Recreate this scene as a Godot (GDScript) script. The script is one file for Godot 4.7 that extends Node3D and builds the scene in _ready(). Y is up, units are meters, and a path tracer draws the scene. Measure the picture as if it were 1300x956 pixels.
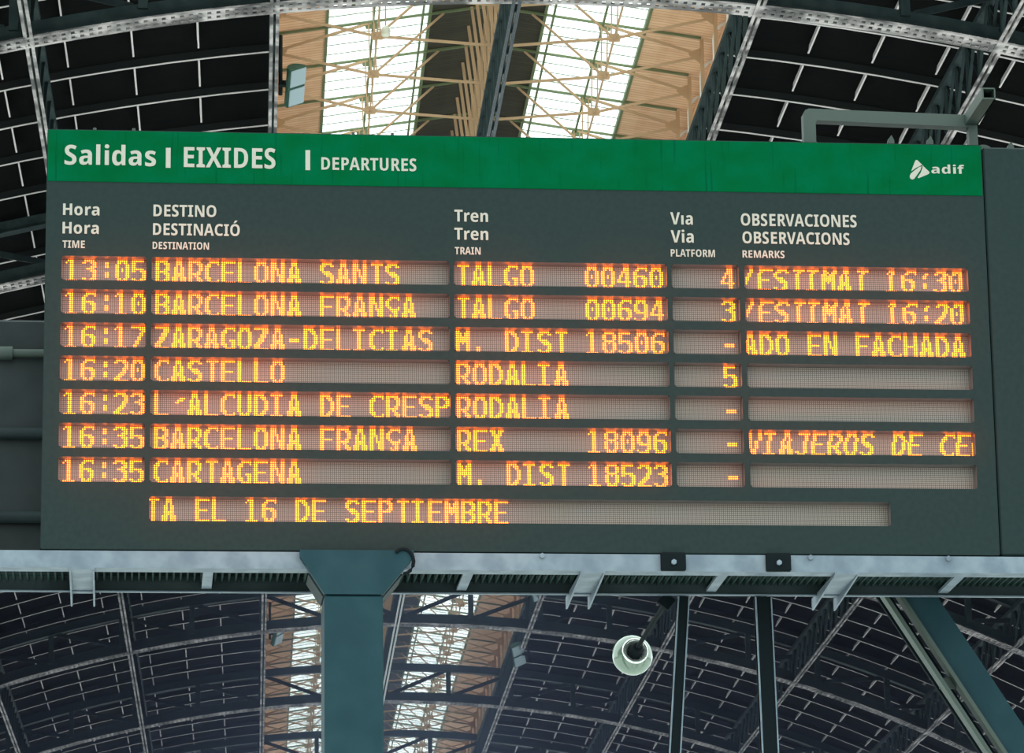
extends Node3D
# A station departures board on its gantry, seen from the platform against the arched train shed roof.
# World: camera over the origin, the hall runs along -z. «V(x, y, d)» takes heights above the eye and distance down the hall.

const EYE := 1.6
const PITCH := 0.00908            # spacing of the LEDs
const ARC_X := 4.08               # centre of the roof arc
const RIDGE_X := 3.95             # ridge of the raised lantern
const FIELD := 3.83               # spacing of the lattice girders
const ARC_Y := -15.85
const BAY := 1.923                # spacing of the roof ribs
const FAR := 144.0
const NEAR := 46.0

var M := {}
var unit: BoxMesh
var board_at: Transform3D
var taken := {}
var glyphs := {}
var glyph_meshes := {}
var rng := RandomNumberGenerator.new()


func _ready() -> void:
	rng.seed = 7
	# ---- camera, sky, exposure
	var cam := Camera3D.new()
	cam.name = "camera"
	cam.position = Vector3(0, EYE, 0)
	cam.rotation = Vector3(0.253, -0.0687, -0.0141)
	cam.fov = rad_to_deg(2.0 * atan(478.0 / 4925.2))
	cam.near = 0.1
	cam.far = 600.0
	add_child(cam)
	cam.current = true
	var env := Environment.new()
	env.background_mode = Environment.BG_SKY
	var sky := Sky.new()
	var air := ProceduralSkyMaterial.new()
	air.sky_top_color = Color(0.93, 1.0, 0.985)
	air.sky_horizon_color = Color(0.95, 0.985, 1.0)
	air.sky_energy_multiplier = 1.5
	air.ground_bottom_color = Color(0.42, 0.42, 0.41)
	air.ground_horizon_color = Color(0.6, 0.62, 0.64)
	air.ground_energy_multiplier = 0.8
	sky.sky_material = air
	env.sky = sky
	env.tonemap_mode = Environment.TONE_MAPPER_LINEAR
	env.tonemap_exposure = 1.35
	env.volumetric_fog_enabled = true
	env.volumetric_fog_density = 0.0
	env.sdfgi_enabled = true
	env.ssao_enabled = true
	env.ssil_enabled = true
	var we := WorldEnvironment.new()
	we.name = "surroundings"
	we.environment = env
	add_child(we)

	unit = BoxMesh.new()
	board_at = Transform3D(Basis(Vector3.UP, 0.0322), Vector3(1.1881, EYE + 4.4447, -16.5356))
	make_materials()
	make_glyphs()
	# ---- large structure
	make_floor()
	make_ceiling()
	make_skylights()
	make_arches()
	make_girders()
	make_lantern_framework()
	make_haze()
	# ---- the gantry and what stands on it
	make_walkway()
	make_post()
	make_struts()
	make_brace()
	make_back_cabinet()
	make_side_cabinet()
	make_board()
	make_top_rail()
	# ---- lamps
	make_globe_lamp()
	make_floodlights()
	make_bulb()


# ------------------------------------------------------------------ helpers

func V(x: float, y: float, d: float) -> Vector3:
	return Vector3(x, y + EYE, -d)


func numbered(called: String) -> String:
	var n: int = taken.get(called, 0)
	taken[called] = n + 1
	return called if n == 0 else "%s_%03d" % [called, n]


func thing(called: String, label: String, category: String, at := Transform3D(), group := "") -> Node3D:
	var o := Node3D.new()
	o.name = numbered(called)
	add_child(o, true)
	o.transform = at
	tag(o, label, category, group)
	return o


func tag(o: Node3D, label: String, category: String, group := "", kind := "") -> void:
	if label: o.set_meta("label", label)
	if category: o.set_meta("category", category)
	if group: o.set_meta("group", group)
	if kind: o.set_meta("kind", kind)


func put(called: String, mesh: Mesh, m: Material, parent: Node3D, at := Transform3D()) -> MeshInstance3D:
	var o := MeshInstance3D.new()
	if parent == self:
		o.name = numbered(called)
	else:
		var key := str(parent.get_instance_id()) + called
		var n: int = taken.get(key, 0)
		taken[key] = n + 1
		o.name = called if n == 0 else "%s_%03d" % [called, n]
	o.mesh = mesh
	if m: o.material_override = m
	o.transform = at
	parent.add_child(o, true)
	return o


func begin() -> SurfaceTool:
	var st := SurfaceTool.new()
	st.begin(Mesh.PRIMITIVE_TRIANGLES)
	st.set_smooth_group(-1)
	return st


func finish(st: SurfaceTool) -> ArrayMesh:
	st.generate_normals()
	return st.commit()


func quad(st: SurfaceTool, a: Vector3, b: Vector3, c: Vector3, d: Vector3) -> void:
	# a b c d run clockwise seen from the front
	for p in [a, b, c, a, c, d]:
		st.add_vertex(p)


func hexa(st: SurfaceTool, p: Array) -> void:
	# p: 0-3 the bottom ring, 4-7 the ring above it; counted anticlockwise from above
	quad(st, p[0], p[1], p[2], p[3])
	quad(st, p[7], p[6], p[5], p[4])
	for i in 4:
		var j := (i + 1) % 4
		quad(st, p[i], p[i + 4], p[j + 4], p[j])


func box(st: SurfaceTool, lo: Vector3, hi: Vector3) -> void:
	hexa(st, [Vector3(lo.x, lo.y, hi.z), Vector3(hi.x, lo.y, hi.z), Vector3(hi.x, lo.y, lo.z), Vector3(lo.x, lo.y, lo.z),
		Vector3(lo.x, hi.y, hi.z), Vector3(hi.x, hi.y, hi.z), Vector3(hi.x, hi.y, lo.z), Vector3(lo.x, hi.y, lo.z)])


func chamfered(lo: Vector3, hi: Vector3, c: float) -> ArrayMesh:
	# a box whose twelve edges are cut
	var st := begin()
	var mid := (lo + hi) / 2.0
	var h := (hi - lo) / 2.0
	for ax in 3:
		for s in [-1.0, 1.0]:
			var u := (ax + 1) % 3
			var w := (ax + 2) % 3
			var f := []
			for k in [[-1, -1], [1, -1], [1, 1], [-1, 1]]:
				var p := Vector3()
				p[ax] = s * h[ax]
				p[u] = k[0] * (h[u] - c)
				p[w] = k[1] * (h[w] - c)
				f.append(mid + p)
			if s > 0: f.reverse()
			quad(st, f[0], f[1], f[2], f[3])
	for ax in 3:
		var u := (ax + 1) % 3
		var w := (ax + 2) % 3
		for su in [-1.0, 1.0]:
			for sw in [-1.0, 1.0]:
				var q := []
				for k in [[-1, 0], [1, 0], [1, 1], [-1, 1]]:
					var p := Vector3()
					p[ax] = k[0] * (h[ax] - c)
					p[u] = su * (h[u] - (c if k[1] == 0 else 0.0))
					p[w] = sw * (h[w] - (0.0 if k[1] == 0 else c))
					q.append(mid + p)
				if su * sw > 0: q.reverse()
				quad(st, q[3], q[2], q[1], q[0])
	for sx in [-1.0, 1.0]:
		for sy in [-1.0, 1.0]:
			for sz in [-1.0, 1.0]:
				var a := mid + Vector3(sx * h.x, sy * (h.y - c), sz * (h.z - c))
				var b := mid + Vector3(sx * (h.x - c), sy * h.y, sz * (h.z - c))
				var d := mid + Vector3(sx * (h.x - c), sy * (h.y - c), sz * h.z)
				for p in ([a, d, b] if sx * sy * sz > 0 else [a, b, d]):
					st.add_vertex(p)
	return finish(st)


func along(a: Vector3, b: Vector3, w: float, h: float, up := Vector3.UP) -> Transform3D:
	# the unit box laid from a to b, w across and h along «up»
	var z := b - a
	var f := z.normalized()
	if absf(f.dot(up)) > 0.99:
		up = Vector3.BACK if absf(f.z) < 0.9 else Vector3.RIGHT
	var x := up.cross(f).normalized()
	var y := f.cross(x)
	return Transform3D(Basis(x * w, y * h, z), (a + b) / 2.0)


func stick(called: String, parent: Node3D, a: Vector3, b: Vector3, w: float, h: float, m: Material, up := Vector3.UP) -> MeshInstance3D:
	return put(called, unit, m, parent, along(a, b, w, h, up))


func bar(st: SurfaceTool, a: Vector3, b: Vector3, w: float, h: float, up := Vector3.UP) -> void:
	var t := along(a, b, w, h, up)
	var p := []
	for k in [[-.5, -.5, .5], [.5, -.5, .5], [.5, -.5, -.5], [-.5, -.5, -.5], [-.5, .5, .5], [.5, .5, .5], [.5, .5, -.5], [-.5, .5, -.5]]:
		p.append(t * Vector3(k[0], k[1], k[2]))
	hexa(st, p)


func tube(st: SurfaceTool, path: Array, r: float, sides := 10) -> void:
	st.set_smooth_group(0)
	var rings := []
	for i in path.size():
		var dir: Vector3 = (path[mini(i + 1, path.size() - 1)] - path[maxi(i - 1, 0)]).normalized()
		var side := dir.cross(Vector3.UP if absf(dir.y) < 0.9 else Vector3.RIGHT).normalized()
		var over := side.cross(dir)
		var ring := []
		for k in sides:
			var t := TAU * k / sides
			ring.append(path[i] + (side * cos(t) + over * sin(t)) * r)
		rings.append(ring)
	for i in path.size() - 1:
		for k in sides:
			var j := (k + 1) % sides
			quad(st, rings[i][k], rings[i][j], rings[i + 1][j], rings[i + 1][k])
	st.set_smooth_group(-1)
	for e in [0, path.size() - 1]:
		for k in sides:
			var j := (k + 1) % sides
			for p in ([path[e], rings[e][j], rings[e][k]] if e == 0 else [path[e], rings[e][k], rings[e][j]]):
				st.add_vertex(p)


func lathe(st: SurfaceTool, profile: Array, sides := 32) -> void:
	# profile: Vector2(radius, height) from the bottom up on the outside
	st.set_smooth_group(0)
	for i in profile.size() - 1:
		for k in sides:
			var a := TAU * k / sides
			var b := TAU * (k + 1) / sides
			var p0: Vector2 = profile[i]
			var p1: Vector2 = profile[i + 1]
			quad(st, Vector3(p0.x * cos(a), p0.y, p0.x * sin(a)), Vector3(p1.x * cos(a), p1.y, p1.x * sin(a)), Vector3(p1.x * cos(b), p1.y, p1.x * sin(b)), Vector3(p0.x * cos(b), p0.y, p0.x * sin(b)))
	st.set_smooth_group(-1)


func prism(st: SurfaceTool, poly: PackedVector2Array, z0: float, z1: float) -> void:
	# an outline in x-y pulled from z0 (back) to z1 (front)
	if Geometry2D.is_polygon_clockwise(poly):
		poly.reverse()
	var idx := Geometry2D.triangulate_polygon(poly)
	for i in range(0, idx.size(), 3):
		var t := [poly[idx[i]], poly[idx[i + 1]], poly[idx[i + 2]]]
		if (t[1] - t[0]).cross(t[2] - t[0]) > 0:
			t.reverse()
		for p in t: st.add_vertex(Vector3(p.x, p.y, z1))
		t.reverse()
		for p in t: st.add_vertex(Vector3(p.x, p.y, z0))
	for i in poly.size():
		var a := poly[i]
		var b := poly[(i + 1) % poly.size()]
		quad(st, Vector3(a.x, a.y, z0), Vector3(a.x, a.y, z1), Vector3(b.x, b.y, z1), Vector3(b.x, b.y, z0))


func arc_y(x: float, r: float) -> float:
	return ARC_Y + sqrt(r * r - (x - ARC_X) * (x - ARC_X))


# ------------------------------------------------------------------ materials

func noise(freq: float, s: int, a: Color, b: Color, lo := 0.3, hi := 0.7, size := 256, stretch := Vector2.ONE) -> Texture2D:
	var n := FastNoiseLite.new()
	n.seed = s
	n.frequency = freq
	n.fractal_octaves = 4
	var im := Image.create(size, size, false, Image.FORMAT_RGB8)
	for y in size:
		for x in size:
			# two copies blended so that the tile has no seam
			var fx := float(x) / size
			var v := lerpf(n.get_noise_2d(x * stretch.x, y * stretch.y), n.get_noise_2d((x - size) * stretch.x, y * stretch.y), fx)
			var v2 := lerpf(n.get_noise_2d(x * stretch.x, (y - size) * stretch.y), n.get_noise_2d((x - size) * stretch.x, (y - size) * stretch.y), fx)
			v = lerpf(v, v2, float(y) / size) * 0.5 + 0.5
			im.set_pixel(x, y, a.lerp(b, smoothstep(lo, hi, v)))
	return ImageTexture.create_from_image(im)


func paint(c: Color, rough := 0.7, spec := 0.4, metal := 0.0) -> StandardMaterial3D:
	var m := StandardMaterial3D.new()
	m.albedo_color = c
	m.roughness = rough
	m.metallic_specular = spec
	m.metallic = metal
	return m


func patterned(t: Texture2D, scale: float, rough := 0.8, world := false) -> StandardMaterial3D:
	var m := paint(Color.WHITE, rough, 0.3)
	m.albedo_texture = t
	m.uv1_triplanar = true
	m.uv1_world_triplanar = world
	m.uv1_scale = Vector3.ONE * scale
	return m


func planks(base: Color, dark: Color, rows: int, s: int) -> Texture2D:
	# board grain with thin joints, rows boards in a tile
	var n := FastNoiseLite.new()
	n.seed = s
	n.frequency = 0.02
	var im := Image.create(256, 256, false, Image.FORMAT_RGB8)
	for y in 256:
		var row := y * rows / 256
		var tone := fposmod(sin(row * 12.9898 + s) * 437.58, 1.0)
		var edge := fposmod(float(y) * rows / 256.0, 1.0)
		for x in 256:
			var g := n.get_noise_2d(x * 0.35, y * 6.0 + row * 31) * 0.5 + 0.5
			var w := n.get_noise_2d(x * 0.5 + 400, y * 0.5) * 0.5 + 0.5
			var c := base.lerp(dark, clampf(0.25 * g + 0.3 * tone + 0.45 * w - 0.2, 0, 1))
			if edge < 0.14: c = c.lerp(dark, 0.75)
			im.set_pixel(x, y, c)
	return ImageTexture.create_from_image(im)


func make_materials() -> void:
	M.steel = patterned(noise(0.02, 3, Color(0.12, 0.17, 0.175), Color(0.17, 0.22, 0.22)), 0.5, 0.7, true)
	M.post_dark = patterned(noise(0.02, 29, Color(0.075, 0.105, 0.11), Color(0.105, 0.13, 0.135)), 0.8, 0.6, true)
	M.dark_steel = patterned(noise(0.02, 5, Color(0.08, 0.115, 0.125), Color(0.125, 0.165, 0.17)), 0.5, 0.75, true)
	M.flaked = patterned(noise(0.02, 9, Color(0.33, 0.32, 0.322), Color(0.76, 0.725, 0.725), 0.34, 0.66), 0.25, 0.8, true)
	M.glossy_steel = paint(Color(0.12, 0.16, 0.165), 0.25, 0.7)
	M.post = patterned(noise(0.02, 23, Color(0.08, 0.17, 0.195), Color(0.10, 0.19, 0.215)), 0.8, 0.6, true)
	M.post.metallic_specular = 0.2
	M.line_paint = paint(Color(0.82, 0.785, 0.785), 0.7)
	M.roof_boards = patterned(planks(Color(0.082, 0.08, 0.08), Color(0.038, 0.048, 0.05), 16, 2), 0.5, 0.9, true)
	M.roof_boards.metallic_specular = 0.1
	M.rib_web = paint(Color(0.06, 0.075, 0.08), 0.85)
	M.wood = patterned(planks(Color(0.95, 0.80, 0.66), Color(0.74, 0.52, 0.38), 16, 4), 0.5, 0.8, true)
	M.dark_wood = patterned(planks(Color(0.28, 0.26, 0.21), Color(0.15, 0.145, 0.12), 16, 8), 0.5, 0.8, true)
	M.tan_steel = paint(Color(0.70, 0.57, 0.44), 0.7)
	M.green_bar = paint(Color(0.42, 0.46, 0.33), 0.7)
	M.white_steel = paint(Color(0.86, 0.86, 0.85), 0.6)
	M.glass = paint(Color(0.86, 0.96, 0.93, 0.05), 0.08, 0.5)
	M.glass.transparency = BaseMaterial3D.TRANSPARENCY_ALPHA
	M.dusty_glass = paint(Color(0.62, 0.82, 0.78, 0.16), 0.12, 0.5)
	M.dusty_glass.transparency = BaseMaterial3D.TRANSPARENCY_ALPHA
	M.concrete = patterned(noise(0.03, 11, Color(0.80, 0.795, 0.78), Color(0.88, 0.875, 0.86)), 0.1, 0.9, true)
	M.galvanised = patterned(noise(0.03, 13, Color(0.30, 0.345, 0.385), Color(0.375, 0.42, 0.455)), 0.9, 0.55, true)
	M.grating = paint(Color(0.09, 0.155, 0.145), 0.7, 0.15)
	M.black = paint(Color(0.05, 0.075, 0.085), 0.7, 0.12)
	M.cabinet = patterned(noise(0.12, 17, Color(0.085, 0.132, 0.133), Color(0.097, 0.145, 0.143)), 1.0, 0.6, true)
	M.cabinet.metallic_specular = 0.2
	M.recess = paint(Color(0.29, 0.27, 0.27), 0.3, 0.6)
	M.header = paint(Color.WHITE, 0.55, 0.06)
	M.header.albedo_texture = header_texture()
	M.header.uv1_triplanar = true
	M.header.uv1_scale = Vector3(0.2375, 1.0, 1.0)
	M.header.uv1_offset = Vector3(0.5, 0, 0)
	M.letter = paint(Color(0.535, 0.53, 0.50), 0.7, 0.2)
	M.lamp_green = paint(Color(0.23, 0.37, 0.31), 0.6)
	M.lamp_face = paint(Color(0.58, 0.65, 0.69), 0.25, 0.6)
	M.rail = paint(Color(0.155, 0.20, 0.18), 0.55)
	M.led = paint(Color(1, 0.75, 0.25), 0.5)
	M.led.emission_enabled = true
	M.led.emission = Color(1.0, 0.42, 0.07)
	M.led.emission_energy_multiplier = 3.9
	M.milk = paint(Color(0.35, 0.425, 0.365), 0.12, 0.7)
	M.milk.backlight = Color(0.12, 0.15, 0.13)
	M.chrome = paint(Color(0.85, 0.88, 0.86), 0.18, 0.6, 0.8)
	M.off_white = paint(Color(0.85, 0.83, 0.76), 0.5)
	var im := Image.create(16, 16, false, Image.FORMAT_RGB8)
	for y in 16:
		for x in 16:
			var e := minf(minf(x + 0.5, 15.5 - x), minf(y + 0.5, 15.5 - y))
			im.set_pixel(x, y, Color(0.22, 0.20, 0.185) if e < 2.0 else Color(0.465, 0.425, 0.395))
	M.led_panel = paint(Color.WHITE, 0.45, 0.4)
	M.led_panel.albedo_texture = ImageTexture.create_from_image(im)
	M.led_panel.uv1_triplanar = true
	M.led_panel.uv1_scale = Vector3.ONE / PITCH


func header_texture() -> Texture2D:
	# green film with faint runs of dirt down from the upper edge
	var n := FastNoiseLite.new()
	n.seed = 21
	n.frequency = 0.09
	var im := Image.create(1024, 128, false, Image.FORMAT_RGB8)
	for y in 128:
		for x in 1024:
			var a := n.get_noise_2d(x * 2.2, y * 0.12)
			var b := n.get_noise_2d(x * 0.2 + 90, y * 0.5)
			var c := Color(0.0, 0.27, 0.165).lerp(Color(0.0, 0.25, 0.13), clampf(b + 0.5, 0, 1))
			c = c.lerp(Color(0.0, 0.13, 0.085), smoothstep(0.38, 0.7, a) * 0.35)
			im.set_pixel(x, y, c)
	return ImageTexture.create_from_image(im)


# ------------------------------------------------------------------ the train shed

func make_floor() -> void:
	var st := begin()
	box(st, Vector3(-60, -0.4, -300), Vector3(68, 0, 60))
	var f := put("floor", finish(st), M.concrete, self)
	tag(f, "pale concrete platform floor of the train shed below the view", "", "", "structure")


func sheet(st: SurfaceTool, x0: float, x1: float, steps: int, r: float, thick: float) -> void:
	for i in steps:
		var a := lerpf(x0, x1, float(i) / steps)
		var b := lerpf(x0, x1, float(i + 1) / steps)
		hexa(st, [V(a, arc_y(a, r), NEAR), V(b, arc_y(b, r), NEAR), V(b, arc_y(b, r), FAR), V(a, arc_y(a, r), FAR),
			V(a, arc_y(a, r + thick), NEAR), V(b, arc_y(b, r + thick), NEAR), V(b, arc_y(b, r + thick), FAR), V(a, arc_y(a, r + thick), FAR)])


func make_ceiling() -> void:
	var st := begin()
	sheet(st, -20.0, 0.33, 24, 37.35, 0.12)
	sheet(st, 7.86, 28.0, 24, 37.35, 0.12)
	var roof := put("ceiling", finish(st), M.roof_boards, self)
	tag(roof, "dark boarded arched roof of the train shed", "", "", "structure")
	# ribs: thin T sections under the boards, one mesh for all on each side
	var sides := []
	for s in [[-18.3, 0.3, 22], [7.75, 26.2, 22]]:
		var web := begin()
		var flange := begin()
		for i in s[2]:
			var a := lerpf(s[0], s[1], float(i) / s[2])
			var b := lerpf(s[0], s[1], float(i + 1) / s[2])
			for part in [[web, 37.22, 37.35, 0.012], [flange, 37.208, 37.22, 0.022]]:
				var t: float = part[3]
				hexa(part[0], [V(a, arc_y(a, part[1]), -t), V(b, arc_y(b, part[1]), -t), V(b, arc_y(b, part[1]), t), V(a, arc_y(a, part[1]), t),
					V(a, arc_y(a, part[2]), -t), V(b, arc_y(b, part[2]), -t), V(b, arc_y(b, part[2]), t), V(a, arc_y(a, part[2]), t)])
		var mesh := finish(web)
		mesh.surface_set_material(0, M.rib_web)
		flange.generate_normals()
		flange.commit(mesh)
		mesh.surface_set_material(1, M.line_paint)
		sides.append(mesh)
	var d := NEAR + 1.0
	while d < FAR - 1:
		for mesh in sides:
			put("rib", mesh, null, roof, Transform3D(Basis(), Vector3(0, 0, -d)))
		d += BAY
	# short stays that run on from each rib under the boards, four to each field between girders
	var one := begin()
	box(one, Vector3(-0.014, -0.008, -1.3), Vector3(0.014, 0.006, 0))
	box(one, Vector3(-0.008, 0.012, -1.25), Vector3(0.008, 0.13, 0))
	var stay := finish(one)
	var rest := begin()
	var made := 0
	for q in [-1.0, 1.0]:
		for k in 16:
			var x: float = ARC_X + q * (4.99 + 1.05 * k)
			var e := NEAR + 1.0
			while e < FAR - 3:
				var at := Transform3D(Basis(Vector3.BACK, -asin((x - ARC_X) / 37.2)), V(x, arc_y(x, 37.2), e + 0.03))
				var seen: bool = (e > 54 and e < 73 and x > -8 and x < 17) or (e > 104 and e < 116 and x > -8 and x < 22)
				if seen and made < 300:
					put("roof_stay", stay, M.line_paint, roof, at)
					made += 1
				else:
					rest.append_from(stay, 0, at)
				e += BAY
	var r := put("roof_stays", rest.commit(), M.line_paint, roof)
	r.set_meta("kind", "stuff")


func lantern_y(x: float) -> float:
	return 22.6 - 0.15 * absf(x - RIDGE_X)


func slope(st: SurfaceTool, x0: float, x1: float, up: float, thick: float, d0: float, d1: float) -> void:
	hexa(st, [V(x0, lantern_y(x0) + up, d0), V(x1, lantern_y(x1) + up, d0), V(x1, lantern_y(x1) + up, d1), V(x0, lantern_y(x0) + up, d1),
		V(x0, lantern_y(x0) + up + thick, d0), V(x1, lantern_y(x1) + up + thick, d0), V(x1, lantern_y(x1) + up + thick, d1), V(x0, lantern_y(x0) + up + thick, d1)])


func make_skylights() -> void:
	# the raised lantern over the middle: boards at the eaves and ridge, two long bands of glass
	var st := begin()
	slope(st, 0.31, 1.22, 0.0, 0.08, NEAR, FAR)
	slope(st, 6.63, 8.05, 0.0, 0.08, NEAR, FAR)
	for x in [[0.31, 0.38], [7.87, 7.95]]:
		box(st, V(x[0], 21.42, FAR), V(x[1], 22.06, NEAR))
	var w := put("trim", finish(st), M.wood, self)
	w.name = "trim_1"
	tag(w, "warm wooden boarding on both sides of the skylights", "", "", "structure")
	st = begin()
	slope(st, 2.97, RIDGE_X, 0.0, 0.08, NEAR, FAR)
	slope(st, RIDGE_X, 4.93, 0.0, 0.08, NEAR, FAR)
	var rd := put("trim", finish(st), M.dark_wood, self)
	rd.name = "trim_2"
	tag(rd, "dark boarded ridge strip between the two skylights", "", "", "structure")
	var step := BAY / 4.0
	var spans := [[1.22, 2.97], [4.93, 6.63]]
	for i in 2:
		var x0: float = spans[i][0]
		var x1: float = spans[i][1]
		var frame := begin()
		for x in [x0, x1]:
			box(frame, V(x - 0.025, lantern_y(x) - 0.03, FAR), V(x + 0.025, lantern_y(x) + 0.08, NEAR))
		var d := NEAR + 0.3
		while d < FAR - 1:
			bar(frame, V(x0, lantern_y(x0) + 0.02, d), V(x1, lantern_y(x1) + 0.02, d), 0.012, 0.014)
			d += step
		var win := put("window", finish(frame), M.green_bar, self)
		win.name = "window_%d" % (i + 1)
		tag(win, ["long bright skylight to the left of the ridge", "long bright skylight to the right of the ridge"][i], "", "", "structure")
		var pst := begin()
		slope(pst, x0 + 0.03, x1 - 0.03, 0.035, 0.008, -step / 2 + 0.012, step / 2 - 0.012)
		var pane := finish(pst)
		d = NEAR + 0.3 + step / 2
		while d < FAR - 1:
			put("pane", pane, M.dusty_glass if rng.randf() < 0.15 else M.glass, win, Transform3D(Basis(), Vector3(0, 0, -d)))
			d += step


func arc_strip(st: SurfaceTool, r0: float, r1: float, d0: float, d1: float, x0: float, x1: float, steps: int) -> void:
	for i in steps:
		var a := lerpf(x0, x1, float(i) / steps)
		var b := lerpf(x0, x1, float(i + 1) / steps)
		hexa(st, [V(a, arc_y(a, r0), d0), V(b, arc_y(b, r0), d0), V(b, arc_y(b, r0), d1), V(a, arc_y(a, r0), d1),
			V(a, arc_y(a, r1), d0), V(b, arc_y(b, r1), d0), V(b, arc_y(b, r1), d1), V(a, arc_y(a, r1), d1)])


func make_arches() -> void:
	var x0 := -16.0
	var x1 := 24.0
	var chord := begin()
	arc_strip(chord, 36.01, 36.30, -0.03, 0.03, x0, x1, 60)
	for s in [-1, 1]:    # angles along the lower edge of the plate
		arc_strip(chord, 36.01, 36.10, s * 0.07 - 0.035, s * 0.07 + 0.035, x0, x1, 60)
	var chord_mesh := finish(chord)
	# the pierced plate below it: three strips joined by crossbars, the gaps are real holes
	var flange := begin()
	for z in [-0.19, 0.0, 0.19]:
		arc_strip(flange, 35.985, 36.01, z - 0.045, z + 0.045, x0, x1, 60)
	var pitch := 0.135
	var x := x0
	while x < x1:
		bar(flange, V(x, arc_y(x, 35.998), -0.23), V(x, arc_y(x, 35.998), 0.23), 0.078, 0.024)
		x += pitch
	var flange_mesh := finish(flange)
	var upper := begin()
	arc_strip(upper, 36.98, 37.19, -0.05, 0.05, x0, x1, 60)
	arc_strip(upper, 36.96, 36.98, -0.13, 0.13, x0, x1, 60)
	var upper_mesh := finish(upper)
	var labels := {
		55.0: "nearest steel roof arch with pierced pale lower flange, above the board",
		67.5: "steel roof arch next beyond the nearest one, behind the board",
		80.0: "steel roof arch midway behind the board",
		92.5: "steel roof arch behind the lower half of the board",
		105.0: "steel roof arch with pale pierced flange seen just below the walkway",
		117.5: "steel roof arch whose dark upper chord crosses the lower skylights",
		130.0: "farther steel roof arch low behind the post",
		142.5: "farthest steel roof arch down the shed",
	}
	for d in labels:
		var t := thing("roof_arch", labels[d], "roof truss", Transform3D(Basis(), Vector3(0, 0, -d)), "steel arches of the shed roof")
		put("lower_chord", chord_mesh, M.steel, t)
		put("lower_flange", flange_mesh, M.flaked, t)
		put("upper_chord", upper_mesh, M.steel, t)
		for k in range(-10, 11):
			var a := ARC_X + FIELD / 2 * k
			if a < x0 or a > x1: continue
			stick("vertical", t, V(a, arc_y(a, 36.2), 0), V(a, arc_y(a, 37.0), 0), 0.14, 0.2, M.steel, Vector3.BACK)
			var s := signf(k)
			if k != 0:
				var b := a + s * FIELD / 2
				if b < x0 or b > x1: continue
				# diagonals drop towards the ridge
				stick("diagonal", t, V(a + s * 0.15, arc_y(a, 36.25), 0), V(b - s * 0.1, arc_y(b, 37.0), 0), 0.11, 0.04, M.dark_steel, Vector3.BACK)
			else:
				for q in [-1.0, 1.0]:
					stick("diagonal", t, V(a + q * 0.15, arc_y(a, 36.25), 0), V(a + q * (FIELD / 2 - 0.1), arc_y(a + q * FIELD / 2, 37.0), 0), 0.11, 0.04, M.dark_steel, Vector3.BACK)


func make_girders() -> void:
	# lattice girders that run down the shed between the arches
	var names := {
		-3: "lattice roof girder farthest to the left", -2: "third lattice roof girder to the left of the skylights", -1: "second lattice roof girder left of the skylights, beside the board edge",
		0: "pale lattice girder along the left edge of the wooden boarding", 1: "lattice girder under the ridge between both skylights",
		2: "lattice girder along the right edge of the skylights", 3: "second lattice girder right of the skylights, at the picture edge",
		4: "third lattice roof girder to the right of the skylights", 5: "lattice roof girder farthest to the right",
	}
	for k in names:
		var x: float = 0.3 + 3.65 * k
		var lo := arc_y(x, 36.0) - 0.02
		var hi := lo + 1.0
		var t := thing("lattice_girder", names[k], "roof girder", Transform3D(Basis(), V(x, lo, 0)), "lattice girders of the shed roof")
		var h := hi - lo
		# two angles side by side with a slot, and short tie plates across it
		var st := begin()
		for s in [-1, 1]:
			box(st, Vector3(s * 0.046 - 0.025, 0, -FAR), Vector3(s * 0.046 + 0.025, 0.015, -NEAR))
		for s in [-1, 1]:
			box(st, Vector3(s * 0.025 - 0.007, 0.015, -FAR), Vector3(s * 0.025 + 0.007, 0.09, -NEAR))
		put("bottom_chord", finish(st), M.flaked if k != 1 else M.glossy_steel, t)
		st = begin()
		box(st, Vector3(-0.07, h - 0.09, -FAR), Vector3(0.07, h, -NEAR))
		put("top_chord", finish(st), M.steel, t)
		var n := 0
		var d := NEAR + 1.0
		var rest := begin()
		while d < FAR - 2:
			var fine := (d > 54 and d < 73) or (d > 92 and d < 134)
			var a := Vector3(0, 0.03, -d)
			var b := Vector3(0, h - 0.05, -d)
			var c := Vector3(0, h - 0.05, -d - BAY / 2)
			var e := Vector3(0, 0.03, -d - BAY / 2)
			if fine:
				stick("lattice_post", t, a, b, 0.05, 0.05, M.steel)
				stick("lattice_diagonal", t, Vector3(0.02, a.y, a.z), Vector3(0.02, c.y, c.z), 0.02, 0.05, M.steel, Vector3.RIGHT)
				stick("lattice_diagonal", t, Vector3(-0.02, e.y, e.z), Vector3(-0.02, b.y, b.z), 0.02, 0.05, M.steel, Vector3.RIGHT)
			else:
				bar(rest, a, b, 0.05, 0.05)
				bar(rest, Vector3(0.02, a.y, a.z), Vector3(0.02, c.y, c.z), 0.02, 0.05, Vector3.RIGHT)
				bar(rest, Vector3(-0.02, e.y, e.z), Vector3(-0.02, b.y, b.z), 0.02, 0.05, Vector3.RIGHT)
			d += BAY / 2
			n += 1
		var r := put("lattice_bars", finish(rest), M.steel, t)
		r.set_meta("kind", "stuff")


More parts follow.
